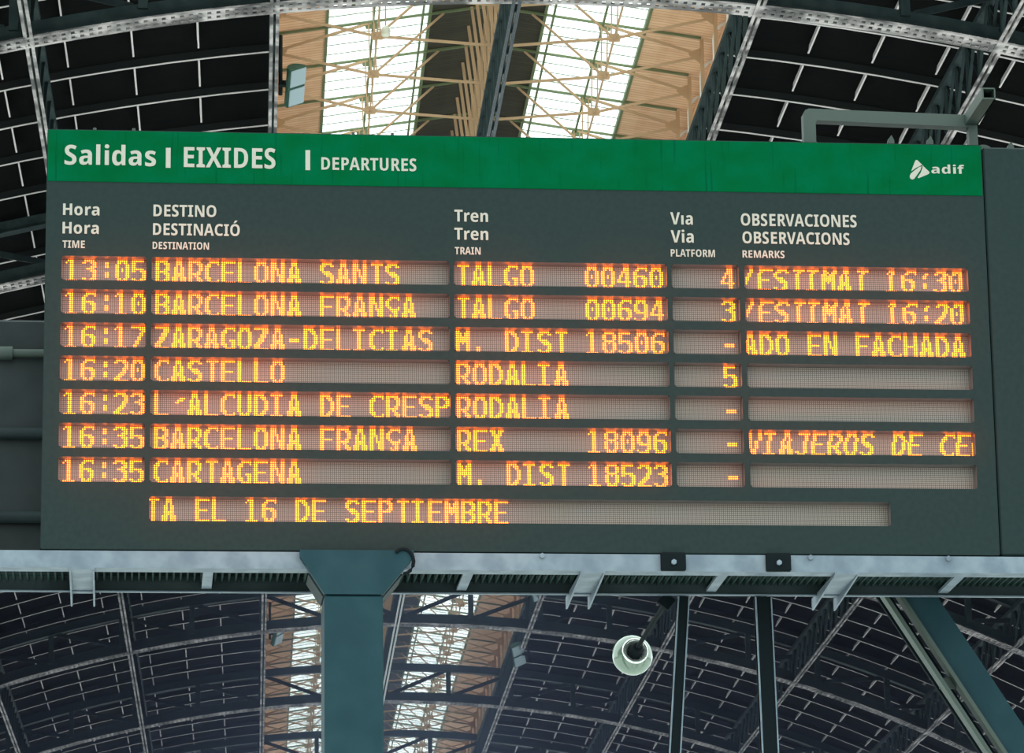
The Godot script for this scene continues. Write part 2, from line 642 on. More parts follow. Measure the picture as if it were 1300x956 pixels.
func make_lantern_framework() -> void:
	var t := thing("lantern_framework", "tan steel bracing of ties, posts and gussets under the bright skylights", "steelwork", Transform3D())
	# bars down the length of the lantern
	for x in [2.0, 2.84, 5.06, 5.9]:
		stick("long_bar", t, V(x, lantern_y(x) - 0.06, NEAR), V(x, lantern_y(x) - 0.06, FAR), 0.035, 0.04, M.green_bar)
	for s in [-1.0, 1.0]:
		stick("long_bar", t, V(RIDGE_X + s * 1.95, 21.33, NEAR), V(RIDGE_X + s * 1.95, 21.33, FAR), 0.03, 0.03, M.tan_steel)
	var plate := begin()
	prism(plate, PackedVector2Array([Vector2(-0.09, -0.06), Vector2(0.09, -0.06), Vector2(0.11, 0.01), Vector2(0.08, 0.08), Vector2(-0.08, 0.08), Vector2(-0.11, 0.01)]), -0.01, 0.01)
	var gusset := finish(plate)
	plate = begin()
	prism(plate, PackedVector2Array([Vector2(0.05, -0.16), Vector2(0.06, 0.12), Vector2(-0.02, 0.14), Vector2(-0.2, 0.07), Vector2(-0.19, 0.02)]), -0.012, 0.012)
	var eave_gusset := finish(plate)
	var j_path := []
	for i in 7:
		j_path.append(Vector3(0.02, -0.2 + 0.12 * i, 0))
	for i in range(1, 6):
		var a := PI / 2 * i / 5
		j_path.append(Vector3(0.02 + 0.32 * (1 - cos(a)), 0.52 + 0.32 * sin(a), 0))
	var jst := begin()
	tube(jst, j_path, 0.028, 8)
	var j_mesh := finish(jst)
	var d := 60.12 - BAY * 7
	while d < FAR - 4:
		for s in [-1.0, 1.0]:
			var eave := Vector2(RIDGE_X + s * 3.6, 21.7)
			var mid := Vector2(RIDGE_X + s * 1.95, 21.33)
			var ridge := Vector2(RIDGE_X + s * 0.05 + 0.1, 21.18)
			var top := Vector2(RIDGE_X + s * 1.98, lantern_y(RIDGE_X + s * 1.98) - 0.05)
			var p := func(v: Vector2): return V(v.x, v.y, d)
			stick("tie", t, p.call(eave), p.call(mid), 0.03, 0.042, M.tan_steel)
			stick("tie", t, p.call(mid), p.call(ridge), 0.03, 0.042, M.tan_steel)
			stick("strut", t, p.call(Vector2(eave.x, eave.y + 0.03)), p.call(top), 0.03, 0.045, M.tan_steel)
			stick("post", t, p.call(Vector2(mid.x - 0.05, mid.y)), p.call(Vector2(top.x - 0.05, top.y)), 0.022, 0.03, M.tan_steel, Vector3.BACK)
			stick("post", t, p.call(Vector2(mid.x + 0.05, mid.y)), p.call(Vector2(top.x + 0.05, top.y)), 0.022, 0.03, M.tan_steel, Vector3.BACK)
			stick("inner_strut", t, p.call(mid), p.call(Vector2(RIDGE_X + s * 0.75, lantern_y(RIDGE_X + 0.75) - 0.05)), 0.028, 0.036, M.tan_steel)
			# rafter under the glass
			stick("rafter", t, p.call(Vector2(RIDGE_X + s * 3.62, lantern_y(RIDGE_X + 3.62) - 0.03)), p.call(Vector2(RIDGE_X, lantern_y(RIDGE_X) - 0.03)), 0.035, 0.04, M.green_bar)
			put("gusset_plate", gusset, M.tan_steel, t, Transform3D(Basis(), p.call(mid)))
			put("gusset_plate", gusset, M.green_bar, t, Transform3D(Basis(), p.call(Vector2(top.x, top.y - 0.05))))
			put("eave_gusset", eave_gusset, M.tan_steel, t, Transform3D(Basis() if s > 0 else Basis(Vector3.UP, PI), p.call(eave)))
			stick("eave_post", t, p.call(Vector2(eave.x + s * 0.03, 20.97)), p.call(Vector2(eave.x + s * 0.03, 22.0)), 0.06, 0.06, M.tan_steel, Vector3.BACK)
			if s > 0: put("curved_bracket", j_mesh, M.white_steel, t, Transform3D(Basis() if s > 0 else Basis(Vector3.UP, PI), V(eave.x + s * 0.1, 21.15, d + BAY / 2)))
		# hangers from the ridge down to the girder below it
		for q in [0.0, 0.5]:
			for u in [-0.28, 0.0]:
				stick("ridge_post", t, V(RIDGE_X + u * 0.3, 21.17, d + BAY * q - u), V(RIDGE_X + u, lantern_y(RIDGE_X + u), d + BAY * q), 0.05, 0.05, M.tan_steel, Vector3.BACK)
		d += BAY


func make_haze() -> void:
	var f := FogVolume.new()
	f.name = "haze"
	f.shape = RenderingServer.FOG_VOLUME_SHAPE_BOX
	f.size = Vector3(56, 27, FAR - 74)
	f.position = Vector3(4, 13.5, -(FAR + 74) / 2)
	var m := FogMaterial.new()
	m.density = 0.010
	m.albedo = Color(0.70, 0.76, 0.95)
	f.material = m
	f.set_meta("kind", "stuff")
	f.set_meta("label", "thin bluish haze in the far half of the shed")
	add_child(f)


# ------------------------------------------------------------------ gantry

func rig(called: String, label: String, category: String, at := Vector3.ZERO, group := "") -> Node3D:
	return thing(called, label, category, board_at * Transform3D(Basis(), at), group)


func make_walkway() -> void:
	var t := rig("walkway", "galvanised service walkway with grating floor under the departures board", "walkway")
	var x0 := -3.6
	var x1 := 3.7
	# front channel: web with two lips
	var st := begin()
	box(st, Vector3(x0, -1.032, -0.03), Vector3(x1, -0.957, 0.0))
	box(st, Vector3(x0, -1.032, -0.09), Vector3(x1, -1.022, -0.03))
	box(st, Vector3(x0, -0.967, -0.09), Vector3(x1, -0.957, -0.03))
	put("front_channel", finish(st), M.galvanised, t)
	st = begin()
	box(st, Vector3(x0, -1.04, -0.50), Vector3(x1, -0.95, -0.46))
	put("rear_beam", finish(st), M.dark_steel, t)
	st = begin()
	box(st, Vector3(x0, -1.046, -0.475), Vector3(x1, -1.04, -0.455))
	put("rear_beam_lip", finish(st), M.galvanised, t)
	# grating: bearing bars 30 mm apart and thin cross rods
	st = begin()
	var x := x0
	while x < x1:
		box(st, Vector3(x - 0.004, -1.0, -0.46), Vector3(x + 0.004, -0.975, -0.03))
		x += 0.0305
	for z in [-0.12, -0.22, -0.32, -0.42]:
		box(st, Vector3(x0, -0.985, z - 0.004), Vector3(x1, -0.977, z + 0.004))
	var g := put("grating", finish(st), M.grating, t)
	g.set_meta("kind", "stuff")
	for u in [-2.5, -1.38, -0.245, 0.88, 1.94]:
		st = begin()
		box(st, Vector3(u - 0.022, -1.03, -0.46), Vector3(u + 0.022, -1.018, -0.03))
		box(st, Vector3(u + 0.012, -1.018, -0.46), Vector3(u + 0.022, -0.99, -0.03))
		put("cross_bar", finish(st), M.galvanised, t)
	# channels under the walkway, open below, their flanges cut to a point in front
	for u in [-1.925, 0.293, 1.417]:
		st = begin()
		box(st, Vector3(u - 0.05, -1.04, -0.53), Vector3(u + 0.05, -1.032, -0.0))
		for s in [-1, 1]:
			var a: float = u + s * 0.05 - 0.004
			var b: float = a + 0.008
			hexa(st, [Vector3(a, -1.042, 0), Vector3(b, -1.042, 0), Vector3(b, -1.085, -0.6), Vector3(a, -1.085, -0.6), Vector3(a, -1.032, 0), Vector3(b, -1.032, 0), Vector3(b, -1.032, -0.6), Vector3(a, -1.032, -0.6)])
		put("bracket_channel", finish(st), M.galvanised, t)
	# clamps bolted over the front channel
	var plate := chamfered(Vector3(-0.055, -0.04, 0), Vector3(0.055, 0.04, 0.03), 0.005)
	var bolt := CylinderMesh.new()
	bolt.top_radius = 0.012
	bolt.bottom_radius = 0.012
	bolt.height = 0.02
	bolt.radial_segments = 6
	for u in [0.645, 1.11]:
		var c := put("clamp", plate, M.black, t, Transform3D(Basis(), Vector3(u, -0.993, 0.0)))
		put("bolt", bolt, M.galvanised, c, Transform3D(Basis(Vector3.RIGHT, PI / 2), Vector3(0.0, -0.005, 0.035)))
	for u in [0.07, 1.255, 1.87]:
		put("bolt", bolt, M.galvanised, t, Transform3D(Basis(Vector3.RIGHT, PI / 2), Vector3(u, -0.968, 0.005)))


func make_post() -> void:
	var floor_v := -(EYE + 4.4447)
	var t := rig("gantry_post", "broad dark green steel post with flared head carrying the departures board", "post", Vector3(-0.755, floor_v, 0))
	var b := -floor_v
	var st := begin()
	prism(st, PackedVector2Array([Vector2(-0.232, -0.955 + b), Vector2(0.262, -0.955 + b), Vector2(0.262, -0.985 + b), Vector2(0.127, -1.15 + b), Vector2(-0.127, -1.15 + b), Vector2(-0.232, -0.985 + b)]), 0.002, 0.04)
	put("head_plate", finish(st), M.post, t)
	for s in [[-0.19, -0.127], [0.208, 0.127]]:
		st = begin()
		bar(st, Vector3(s[0], -1.052 + b, -0.11), Vector3(s[1], -1.15 + b, -0.11), 0.21, 0.012, Vector3(signf(s[0]), -0.5, 0).normalized())
		put("head_flange", finish(st), M.dark_steel, t)
	put("shaft", chamfered(Vector3(-0.127, 0, -0.25), Vector3(0.127, -1.153 + b, 0.035), 0.008), M.post, t)
	put("base_plate", chamfered(Vector3(-0.25, 0, -0.4), Vector3(0.25, 0.03, 0.2), 0.005), M.dark_steel, t)
	st = begin()
	var loop := []
	for i in 11:
		var a := PI * 0.75 - PI * 1.25 * i / 10
		loop.append(Vector3(0.215 + 0.045 * cos(a), -1.005 + b + 0.055 * sin(a), 0.045))
	tube(st, loop, 0.008, 8)
	put("cable_loop", finish(st), M.black, t)


func h_section(st: SurfaceTool, a: Vector3, b: Vector3, w: float, depth: float) -> void:
	bar(st, a + Vector3(0, 0, depth / 2), b + Vector3(0, 0, depth / 2), w, 0.008, Vector3.BACK)
	bar(st, a - Vector3(0, 0, depth / 2), b - Vector3(0, 0, depth / 2), w, 0.008, Vector3.BACK)
	bar(st, a, b, 0.008, depth, Vector3.BACK)


func make_struts() -> void:
	var f := -(EYE + 4.4447)
	var rows := [[0.757, -0.2, 0.048, "thin dark steel strut leaning beside the round glass lamp"], [1.118, 0.04, 0.07, "upright dark steel strut right of the round glass lamp"]]
	for r in rows:
		var foot: float = r[0] + r[1] * 1.0
		var t := rig("support_strut", r[3], "strut", Vector3(r[0], f, -0.49))
		var st := begin()
		var top := Vector3(0.0, -1.052 - f, 0)
		var low := Vector3(r[1] * 2.0, 0, 0)
		h_section(st, low, top, r[2], 0.06)
		put("section", finish(st), M.black, t)
		for s in [-1, 1]:
			stick("edge_strip", t, low + Vector3(s * r[2] / 2, 0, 0.032), top + Vector3(s * r[2] / 2, 0, 0.032), 0.006, 0.012, M.galvanised, Vector3.BACK)


func make_brace() -> void:
	# an inclined leg of two channels joined by batten plates
	var f := -(EYE + 4.4447)
	var t := rig("gantry_brace", "broad inclined green steel brace of two channels right of the struts", "brace", Vector3(1.701, f, -0.56))
	var run := 0.625
	var top := Vector3(0, -0.99 - f, 0)
	var low := Vector3(run * (-0.99 - f), 0, 0)
	var st := begin()
	bar(st, top + Vector3(0.13, 0, -0.02), low + Vector3(0.13, 0, -0.02), 0.14, 0.04, Vector3.BACK)
	put("broad_channel", finish(st), M.post, t)
	st = begin()
	bar(st, top + Vector3(0.036, 0, 0.0), low + Vector3(0.036, 0, 0.0), 0.018, 0.07, Vector3.BACK)
	put("channel_edge", finish(st), M.rail, t)
	st = begin()
	bar(st, top + Vector3(-0.035, 0, 0.0), low + Vector3(-0.035, 0, 0.0), 0.018, 0.07, Vector3.BACK)
	put("narrow_channel", finish(st), M.rail, t)
	st = begin()
	bar(st, top + Vector3(0.0, 0, -0.12), low + Vector3(0.0, 0, -0.12), 0.06, 0.02, Vector3.BACK)
	put("rear_plate", finish(st), M.black, t)
	for v in [0.43, 1.4, 2.6, 3.8]:
		var c: Vector3 = top.lerp(low, v / top.y)
		stick("batten", t, c + Vector3(-0.035, 0.0, -0.03), c + Vector3(0.036, 0.0, -0.03), 0.05, 0.012, M.rail, Vector3.BACK)


func make_back_cabinet() -> void:
	var t := rig("rear_cabinet", "dark grey steel cabinet with horizontal pipes behind the left edge of the board", "cabinet", Vector3(-2.6, -0.95, -0.62))
	put("housing", chamfered(Vector3(-0.9, 0, -0.1), Vector3(0.9, 1.175, 0.06), 0.01), M.post_dark, t)
	for v in [1.01, 0.64, 0.255]:
		var st := begin()
		tube(st, [Vector3(-0.88, v, 0.09), Vector3(0.88, v, 0.09)], 0.02 if v > 0.9 else 0.027, 12)
		var p := put("pipe", finish(st), M.rail if v > 0.9 else M.dark_steel, t)
		if v > 0.9:
			st = begin()
			tube(st, [Vector3(0.28, v, 0.09), Vector3(0.345, v, 0.09)], 0.032, 12)
			put("coupling", finish(st), M.rail, p)
	st_clip(t)


func st_clip(t: Node3D) -> void:
	for v in [1.01, 0.64, 0.255]:
		for u in [-0.7, 0.7]:
			stick("pipe_clip", t, Vector3(u, v, 0.05), Vector3(u, v, 0.1), 0.03, 0.05, M.dark_steel)


func make_side_cabinet() -> void:
	var t := rig("side_cabinet", "plain grey steel cabinet adjoining the right end of the departures board", "cabinet", Vector3(2.72, -0.955, 0))
	put("housing", chamfered(Vector3(-0.61, 0.005, -0.34), Vector3(0.9, 1.897, -0.002), 0.008), M.cabinet, t)
	var c := CylinderMesh.new()
	c.top_radius = 0.05
	c.bottom_radius = 0.05
	c.height = 0.03
	put("round_cap", c, M.rail, t, Transform3D(Basis(Vector3.RIGHT, PI / 2), Vector3(-0.585, 1.885, -0.1)))
	for u in [-0.45, 0.2]:
		lug(t, Vector3(u, 1.897, -0.15))


func lug(t: Node3D, at: Vector3) -> void:
	var st := begin()
	prism(st, PackedVector2Array([Vector2(-0.02, 0), Vector2(0.02, 0), Vector2(0.02, 0.05), Vector2(0.008, 0.075), Vector2(-0.008, 0.055)]), -0.008, 0.008)
	put("lifting_lug", finish(st), M.rail, t, Transform3D(Basis(), at))


# ------------------------------------------------------------------ the board

func make_board() -> void:
	var t := rig("departures_board", "dark grey station departures board with green header and orange LED rows", "departures board", Vector3(0, -0.955, 0))
	var up := 0.955
	var hw := 2.1
	var top := 0.946
	var bot := -0.947
	var cols := [[-2.033, -1.660], [-1.638, -0.324], [-0.303, 0.650], [0.672, 0.975], [1.000, 2.016]]
	var holes := []
	for r in 7:
		for c in cols:
			holes.append(Rect2(c[0], 0.256 - 0.1512 * r, c[1] - c[0], 0.110))
	holes.append(Rect2(-1.639, -0.8226, 1.620 + 1.639, 0.108))
	# front sheet with the openings, their returns and small corner fillets
	var st := begin()
	var xs := [-hw, hw]
	var ys := [bot, 0.708]
	for h in holes:
		for x in [h.position.x, h.end.x]:
			if not xs.has(x): xs.append(x)
		for y in [h.position.y, h.end.y]:
			if not ys.has(y): ys.append(y)
	xs.sort()
	ys.sort()
	for i in xs.size() - 1:
		for j in ys.size() - 1:
			var mid := Vector2((xs[i] + xs[i + 1]) / 2, (ys[j] + ys[j + 1]) / 2)
			var open := false
			for h in holes:
				if h.has_point(mid): open = true
			if not open:
				quad(st, Vector3(xs[i], ys[j] + up, 0), Vector3(xs[i], ys[j + 1] + up, 0), Vector3(xs[i + 1], ys[j + 1] + up, 0), Vector3(xs[i + 1], ys[j] + up, 0))
	var f := 0.010
	for h in holes:
		for c in [[h.position.x, h.position.y, 1, 1], [h.end.x, h.position.y, -1, 1], [h.end.x, h.end.y, -1, -1], [h.position.x, h.end.y, 1, -1]]:
			var o := Vector3(c[0], c[1] + up, -0.001)
			var p := [o, o + Vector3(c[2] * f, 0, 0), o + Vector3(c[2] * f * 0.3, c[3] * f * 0.3, 0), o + Vector3(0, c[3] * f, 0)]
			if c[2] * c[3] > 0: p.reverse()
			quad(st, p[0], p[1], p[2], p[3])
	put("front_sheet", finish(st), M.cabinet, t)
	st = begin()
	var z := -0.066
	for h in holes:
		var a := Vector2(h.position.x, h.position.y + up)
		var b := Vector2(h.end.x, h.end.y + up)
		quad(st, Vector3(a.x, a.y, z), Vector3(a.x, a.y, 0), Vector3(b.x, a.y, 0), Vector3(b.x, a.y, z))
		quad(st, Vector3(b.x, b.y, z), Vector3(b.x, b.y, 0), Vector3(a.x, b.y, 0), Vector3(a.x, b.y, z))
		quad(st, Vector3(a.x, b.y, z), Vector3(a.x, b.y, 0), Vector3(a.x, a.y, 0), Vector3(a.x, a.y, z))
		quad(st, Vector3(b.x, a.y, z), Vector3(b.x, a.y, 0), Vector3(b.x, b.y, 0), Vector3(b.x, b.y, z))
	put("window_returns", finish(st), M.recess, t)
	st = begin()
	box(st, Vector3(-hw, bot + up, -0.34), Vector3(hw, top + up, -0.075))
	for s in [-1, 1]:
		box(st, Vector3(s * hw - 0.004, bot + up, -0.075), Vector3(s * hw + 0.004, top + up, -0.0005))
	for y in [bot, top]:
		box(st, Vector3(-hw, y + up - 0.004, -0.075), Vector3(hw, y + up + 0.004, -0.0005))
	put("housing", finish(st), M.cabinet, t)
	put("header", chamfered(Vector3(-hw, 0.708 + up, -0.04), Vector3(hw, top + up, 0.004), 0.002), M.header, t)
	for u in [1.704, 1.885]:
		lug(t, Vector3(u, top + up, -0.1))
	for u in [-1.897, -1.723, -0.742, -0.566]:
		var stp := begin()
		tube(stp, [Vector3(u, top + up, -0.1), Vector3(u, top + up + 0.045, -0.1)], 0.007, 8)
		put("threaded_rod", finish(stp), M.rail, t)
	lettering(t, up)
	# LED panels, set back in the openings
	var words := [
		["13:05", "BARCELONA SANTS", "TALGO   00460", "   4", "/ESTIMAT 16:30"],
		["16:10", "BARCELONA FRANÇA", "TALGO   00694", "   3", "/ESTIMAT 16:20"],
		["16:17", "ZARAGOZA-DELICIAS", "M. DIST 18506", "   -", "ADO EN FACHADA"],
		["16:20", "CASTELLO", "RODALIA", "   5", ""],
		["16:23", "L'ALCUDIA DE CRESP", "RODALIA", "   -", ""],
		["16:35", "BARCELONA FRANÇA", "REX     18096", "   -", "VIAJEROS DE CER"],
		["16:35", "CARTAGENA", "M. DIST 18523", "   -", ""],
	]
	var starts := [-2.012, -1.617, -0.288, 0.688, 1.0]
	for r in 7:
		for c in 5:
			var shift := 0
			if c == 4: shift = [2, 2, 0, 0, 0, 4, 0][r]
			led_row(t, words[r][c], starts[c], 0.362 - 0.1512 * r, holes[r * 5 + c], up, shift)
	led_row(t, "TA EL 16 DE SEPTIEMBRE", -1.653, -0.716, holes[35], up, 0)


func led_row(t: Node3D, text: String, u0: float, v0: float, hole: Rect2, up: float, shift: int) -> void:
	# u0, v0: the first LED of the first character, on the plane of the LEDs
	var z := -0.062
	var org := Vector3(u0 - PITCH / 2, v0 + PITCH / 2 + up, z)
	# the panel reaches a little behind the sheet on every side
	var st := begin()
	box(st, Vector3(hole.position.x - 0.012, hole.position.y + up - 0.004, z - 0.01) - org, Vector3(hole.end.x + 0.012, hole.end.y + up + 0.012, z) - org)
	var p := put("led_panel", finish(st), M.led_panel, t, Transform3D(Basis(), org))
	for i in text.length():
		var ch := text[i]
		if ch == " ": continue
		var x0 := i * 8
		var lo := ceili((hole.position.x + 0.004 - u0) / PITCH) - x0
		var hi := floori((hole.end.x + 0.006 - u0) / PITCH) - x0
		var mesh := glyph(ch, maxi(lo, 0), mini(hi, 7), shift)
		if mesh:
			put("led_character", mesh, M.led, p, Transform3D(Basis(), Vector3((x0 + 0.5) * PITCH, -0.5 * PITCH, 0)))
	# the light those LEDs throw back on the frame around them
	var made := 0
	var col := 0
	for word in text.split(" "):
		var n := ceili(word.length() / 3.0)
		for k in n:
			var l := OmniLight3D.new()
			l.name = "led_glow" if made == 0 else "led_glow_%03d" % made
			l.light_color = Color(1.0, 0.36, 0.08)
			l.light_energy = 0.005 * word.length() / n
			l.light_size = 0.04
			l.shadow_enabled = true
			l.omni_range = 60.0
			l.omni_attenuation = 2.0
			l.position = Vector3((col + word.length() * (k + 0.5) / n) * 8 * PITCH, -5 * PITCH, 0.15)
			p.add_child(l, true)
			made += 1
		col += word.length() + 1


func glyph(ch: String, lo: int, hi: int, shift: int) -> ArrayMesh:
	var key := "%s %d %d %d" % [ch, lo, hi, shift]
	if glyph_meshes.has(key): return glyph_meshes[key]
	var st := begin()
	var rows: PackedStringArray = glyphs[ch].split("/")
	var any := false
	for y in rows.size():
		for x in rows[y].length():
			if rows[y][x] != "#": continue
			var xx: int = x + (1 if y < shift else 0)
			if xx < lo or xx > hi: continue
			any = true
			var c := Vector3(xx * PITCH, -y * PITCH, 0)
			var r := PITCH * 0.40
			var ring := []
			var cap := []
			for k in 6:
				var d := Vector3(cos(TAU * k / 6), sin(TAU * k / 6), 0)
				ring.append(c + d * r)
				cap.append(c + d * r * 0.7 + Vector3(0, 0, 0.0035))
			for k in 6:
				var j := (k + 1) % 6
				quad(st, ring[k], cap[k], cap[j], ring[j])
				for q in [c + Vector3(0, 0, 0.0042), cap[j], cap[k]]: st.add_vertex(q)
	glyph_meshes[key] = finish(st) if any else null
	return glyph_meshes[key]


func lettering(t: Node3D, up: float) -> void:
	var font := SystemFont.new()
	font.font_names = PackedStringArray(["Droid Sans"])
	font.font_weight = 700
	var href := TextMesh.new()
	href.font = font
	href.text = "H"
	href.font_size = 64
	href.depth = 0.1
	var cap := href.get_aabb().size.y
	# text, left, right, baseline, capital height
	var lines := [
		["Salidas", -2.027, -1.624, 0.782, 0.089], ["EIXIDES", -1.501, -1.095, 0.780, 0.0925], ["DEPARTURES", -0.891, -0.467, 0.779, 0.0575],
		["Hora", -2.030, -1.870, 0.552, 0.0525], ["Hora", -2.031, -1.872, 0.467, 0.0525], ["TIME", -2.030, -1.932, 0.402, 0.0335],
		["DESTINO", -1.633, -1.356, 0.552, 0.0535], ["DESTINACIÓ", -1.634, -1.252, 0.466, 0.0535], ["DESTINATION", -1.635, -1.387, 0.402, 0.0325],
		["Tren", -0.298, -0.148, 0.549, 0.0545], ["Tren", -0.299, -0.148, 0.465, 0.0545], ["TRAIN", -0.298, -0.183, 0.398, 0.0332],
		["Vıa", 0.672, 0.773, 0.551, 0.056], ["Via", 0.672, 0.775, 0.467, 0.056], ["PLATFORM", 0.670, 0.869, 0.402, 0.0335],
		["OBSERVACIONES", 0.991, 1.517, 0.550, 0.056], ["OBSERVACIONS", 0.996, 1.482, 0.467, 0.0545], ["REMARKS", 0.994, 1.184, 0.401, 0.0335],
		["adif", 1.868, 2.020, 0.809, 0.040],
	]
	for l in lines:
		var m := TextMesh.new()
		m.font = font
		m.text = l[0]
		m.font_size = 64
		m.depth = 0.1
		var b := m.get_aabb()
		var sx: float = (l[2] - l[1]) / b.size.x
		var sy: float = l[4] / cap
		var front := 0.0045 if l[3] > 0.71 else 0.0005
		var low: float = b.position.y
		put("lettering", m, M.letter, t, Transform3D(Basis.from_scale(Vector3(sx, sy, 0.02)), Vector3(l[1] - b.position.x * sx, l[3] + up - low * sy, front + 0.001)))
	for u in [-1.570, -0.951]:
		var st := begin()
		box(st, Vector3(u - 0.0105, 0.777 + up, 0.003), Vector3(u + 0.0105, 0.870 + up, 0.0055))
		put("divider_bar", finish(st), M.letter, t)
	# emblem: three blades of a rounded triangle
	var o := Vector2(1.7195, 0.9215 + up)
	var k := Vector2(0.000307, 0.000316)
	for poly in [
		[[183, 326], [245, 176], [255, 162], [270, 157], [285, 160], [350, 228], [318, 246], [262, 272]],
		[[343, 250], [300, 264], [250, 300], [178, 358], [158, 395], [160, 425], [175, 443], [197, 450], [226, 437], [275, 370], [320, 310]],
		[[352, 232], [450, 328], [456, 343], [446, 360], [420, 374], [290, 428], [274, 421], [325, 345], [357, 264]]]:
		var pts := PackedVector2Array()
		for q in poly:
			pts.append(o + Vector2(q[0], -q[1]) * k)
		var st := begin()
		prism(st, pts, 0.003, 0.0055)
		put("emblem_blade", finish(st), M.letter, t)


func make_top_rail() -> void:
	var t := rig("top_rail", "green square tube rail frame standing on top of the board", "rail", Vector3(1.70, 0.951, -0.12))
	var st := begin()
	# one flat bar bent at both upper corners: outline in x-y, square in depth
	var out := PackedVector2Array([Vector2(-0.392, 0.0), Vector2(-0.392, 0.165), Vector2(-0.383, 0.182), Vector2(-0.366, 0.190), Vector2(0.40, 0.172), Vector2(0.412, 0.16), Vector2(0.412, 0.0),
		Vector2(0.372, 0.0), Vector2(0.372, 0.115), Vector2(-0.329, 0.134), Vector2(-0.336, 0.13), Vector2(-0.336, 0.0)])
	prism(st, out, -0.028, 0.028)
	put("bent_frame", finish(st), M.rail, t)
	st = begin()
	for s in [-1, 1]:
		box(st, Vector3(0.385 + s * 0.024, 0.125, 0.02), Vector3(0.385 + s * 0.03, 0.178, 0.40))
	box(st, Vector3(0.361, 0.125, 0.02), Vector3(0.415, 0.131, 0.40))
	box(st, Vector3(0.361, 0.172, 0.02), Vector3(0.415, 0.178, 0.40))
	put("return_tube", finish(st), M.rail, t)


# ------------------------------------------------------------------ lamps

func make_globe_lamp() -> void:
	# hangs from the walkway's rear beam on a slanted conduit, its neck towards the platform
	var c := board_at * Vector3(0.63, -1.166, -1.3)
	var held := board_at * Vector3(0.682, -1.068, -0.49)
	var up := (held - c).normalized()
	var side := up.cross(Vector3.BACK).normalized()
	var long := (held - c).length()
	var t := thing("globe_lamp", "round pale green glass lamp with bright ring, on a slanted conduit below the walkway", "lamp", Transform3D(Basis(side, up, side.cross(up)), c))
	var st := begin()
	var prof := [Vector2(0.001, -0.075)]
	for i in 15:
		var a := lerpf(-1.45, 0.95, i / 14.0)
		prof.append(Vector2(0.096 * cos(a), 0.075 * sin(a)))
	lathe(st, prof, 48)
	put("glass_bowl", finish(st), M.milk, t)
	st = begin()
	lathe(st, [Vector2(0.050, 0.058), Vector2(0.060, 0.062), Vector2(0.062, 0.07), Vector2(0.056, 0.076), Vector2(0.046, 0.072), Vector2(0.036, 0.06)], 48)
	put("reflector_ring", finish(st), M.chrome, t)
	st = begin()
	lathe(st, [Vector2(0.038, 0.058), Vector2(0.034, 0.08), Vector2(0.026, 0.10), Vector2(0.024, 0.13), Vector2(0.016, 0.14), Vector2(0.001, 0.142)], 24)
	put("neck", finish(st), M.black, t)
	st = begin()
	tube(st, [Vector3(0, 0.12, 0), Vector3(0, long, 0)], 0.011, 10)
	put("conduit", finish(st), M.black, t)
	st = begin()
	box(st, Vector3(-0.03, long - 0.015, -0.03), Vector3(0.03, long + 0.005, 0.03))
	put("mount", finish(st), M.black, t)


func make_floodlights() -> void:
	# twin floodlights clamped to the girders; [x, y, distance, turn, label]
	var rows := [
		[0.70, 20.85, 61.3, 0.1, "green twin floodlight on the left girder beside the bright skylight"],
		[7.5, 19.8, 107.8, -0.3, "small far floodlight on the right girder, lower of two"],
		[7.5, 20.2, 100.3, -0.3, "small far floodlight on the right girder, right under the walkway"],
		[0.74, 20.0, 105.6, 0.3, "small far floodlight low on the left girder beside the post"],
	]
	var body := begin()
	var half := PackedVector2Array()
	for i in 13:
		var a := PI * i / 12
		half.append(Vector2(0.185 * cos(a), 0.185 * sin(a)))
	prism(body, half, -0.34, 0.34)
	var body_mesh := finish(body)
	var face := chamfered(Vector3(-0.175, -0.03, -0.32), Vector3(0.175, 0.0, -0.02), 0.01)
	for r in rows:
		# the half drum stands along the hall, its flat lit side faces down and towards the platform
		var turn := Basis(Vector3.UP, r[3]) * Basis(Vector3.RIGHT, deg_to_rad(-48.0)) * Basis(Vector3.BACK, deg_to_rad(40.0))
		var t := thing("floodlight", r[4], "floodlight", Transform3D(turn, V(r[0], r[1], r[2])), "floodlights on the roof girders" if r[2] > 90 else "")
		put("housing", body_mesh, M.lamp_green, t)
		put("lens", face, M.lamp_face, t)
		put("lens", face, M.lamp_face, t, Transform3D(Basis(), Vector3(0, 0, 0.34)))
		var inv := turn.inverse()
		var side := -1.0 if r[0] < 4 else 1.0
		stick("bracket", t, inv * Vector3(side * 0.1, 0.05, 0), inv * Vector3(side * 0.3, 0.05, 0), 0.05, 0.16, M.dark_steel)
		stick("bracket_arm", t, inv * Vector3(side * 0.27, -0.15, 0), inv * Vector3(side * 0.27, 0.9, 0), 0.05, 0.05, M.dark_steel)


func make_bulb() -> void:
	var t := thing("ceiling_lamp", "small cream enamel lamp hanging among the bars of the left skylight", "lamp", Transform3D(Basis(), V(2.12, 21.18, 59.5)))
	var st := begin()
	lathe(st, [Vector2(0.001, -0.075), Vector2(0.05, -0.07), Vector2(0.08, -0.04), Vector2(0.065, -0.01), Vector2(0.085, 0.02), Vector2(0.06, 0.08), Vector2(0.02, 0.11)], 24)
	put("shade", finish(st), M.off_white, t)
	st = begin()
	tube(st, [Vector3(0, 0.1, 0), Vector3(0, 1.05, 0)], 0.012, 8)
	put("stem", finish(st), M.tan_steel, t)


# ------------------------------------------------------------------ LED characters, 7 wide and 11 high

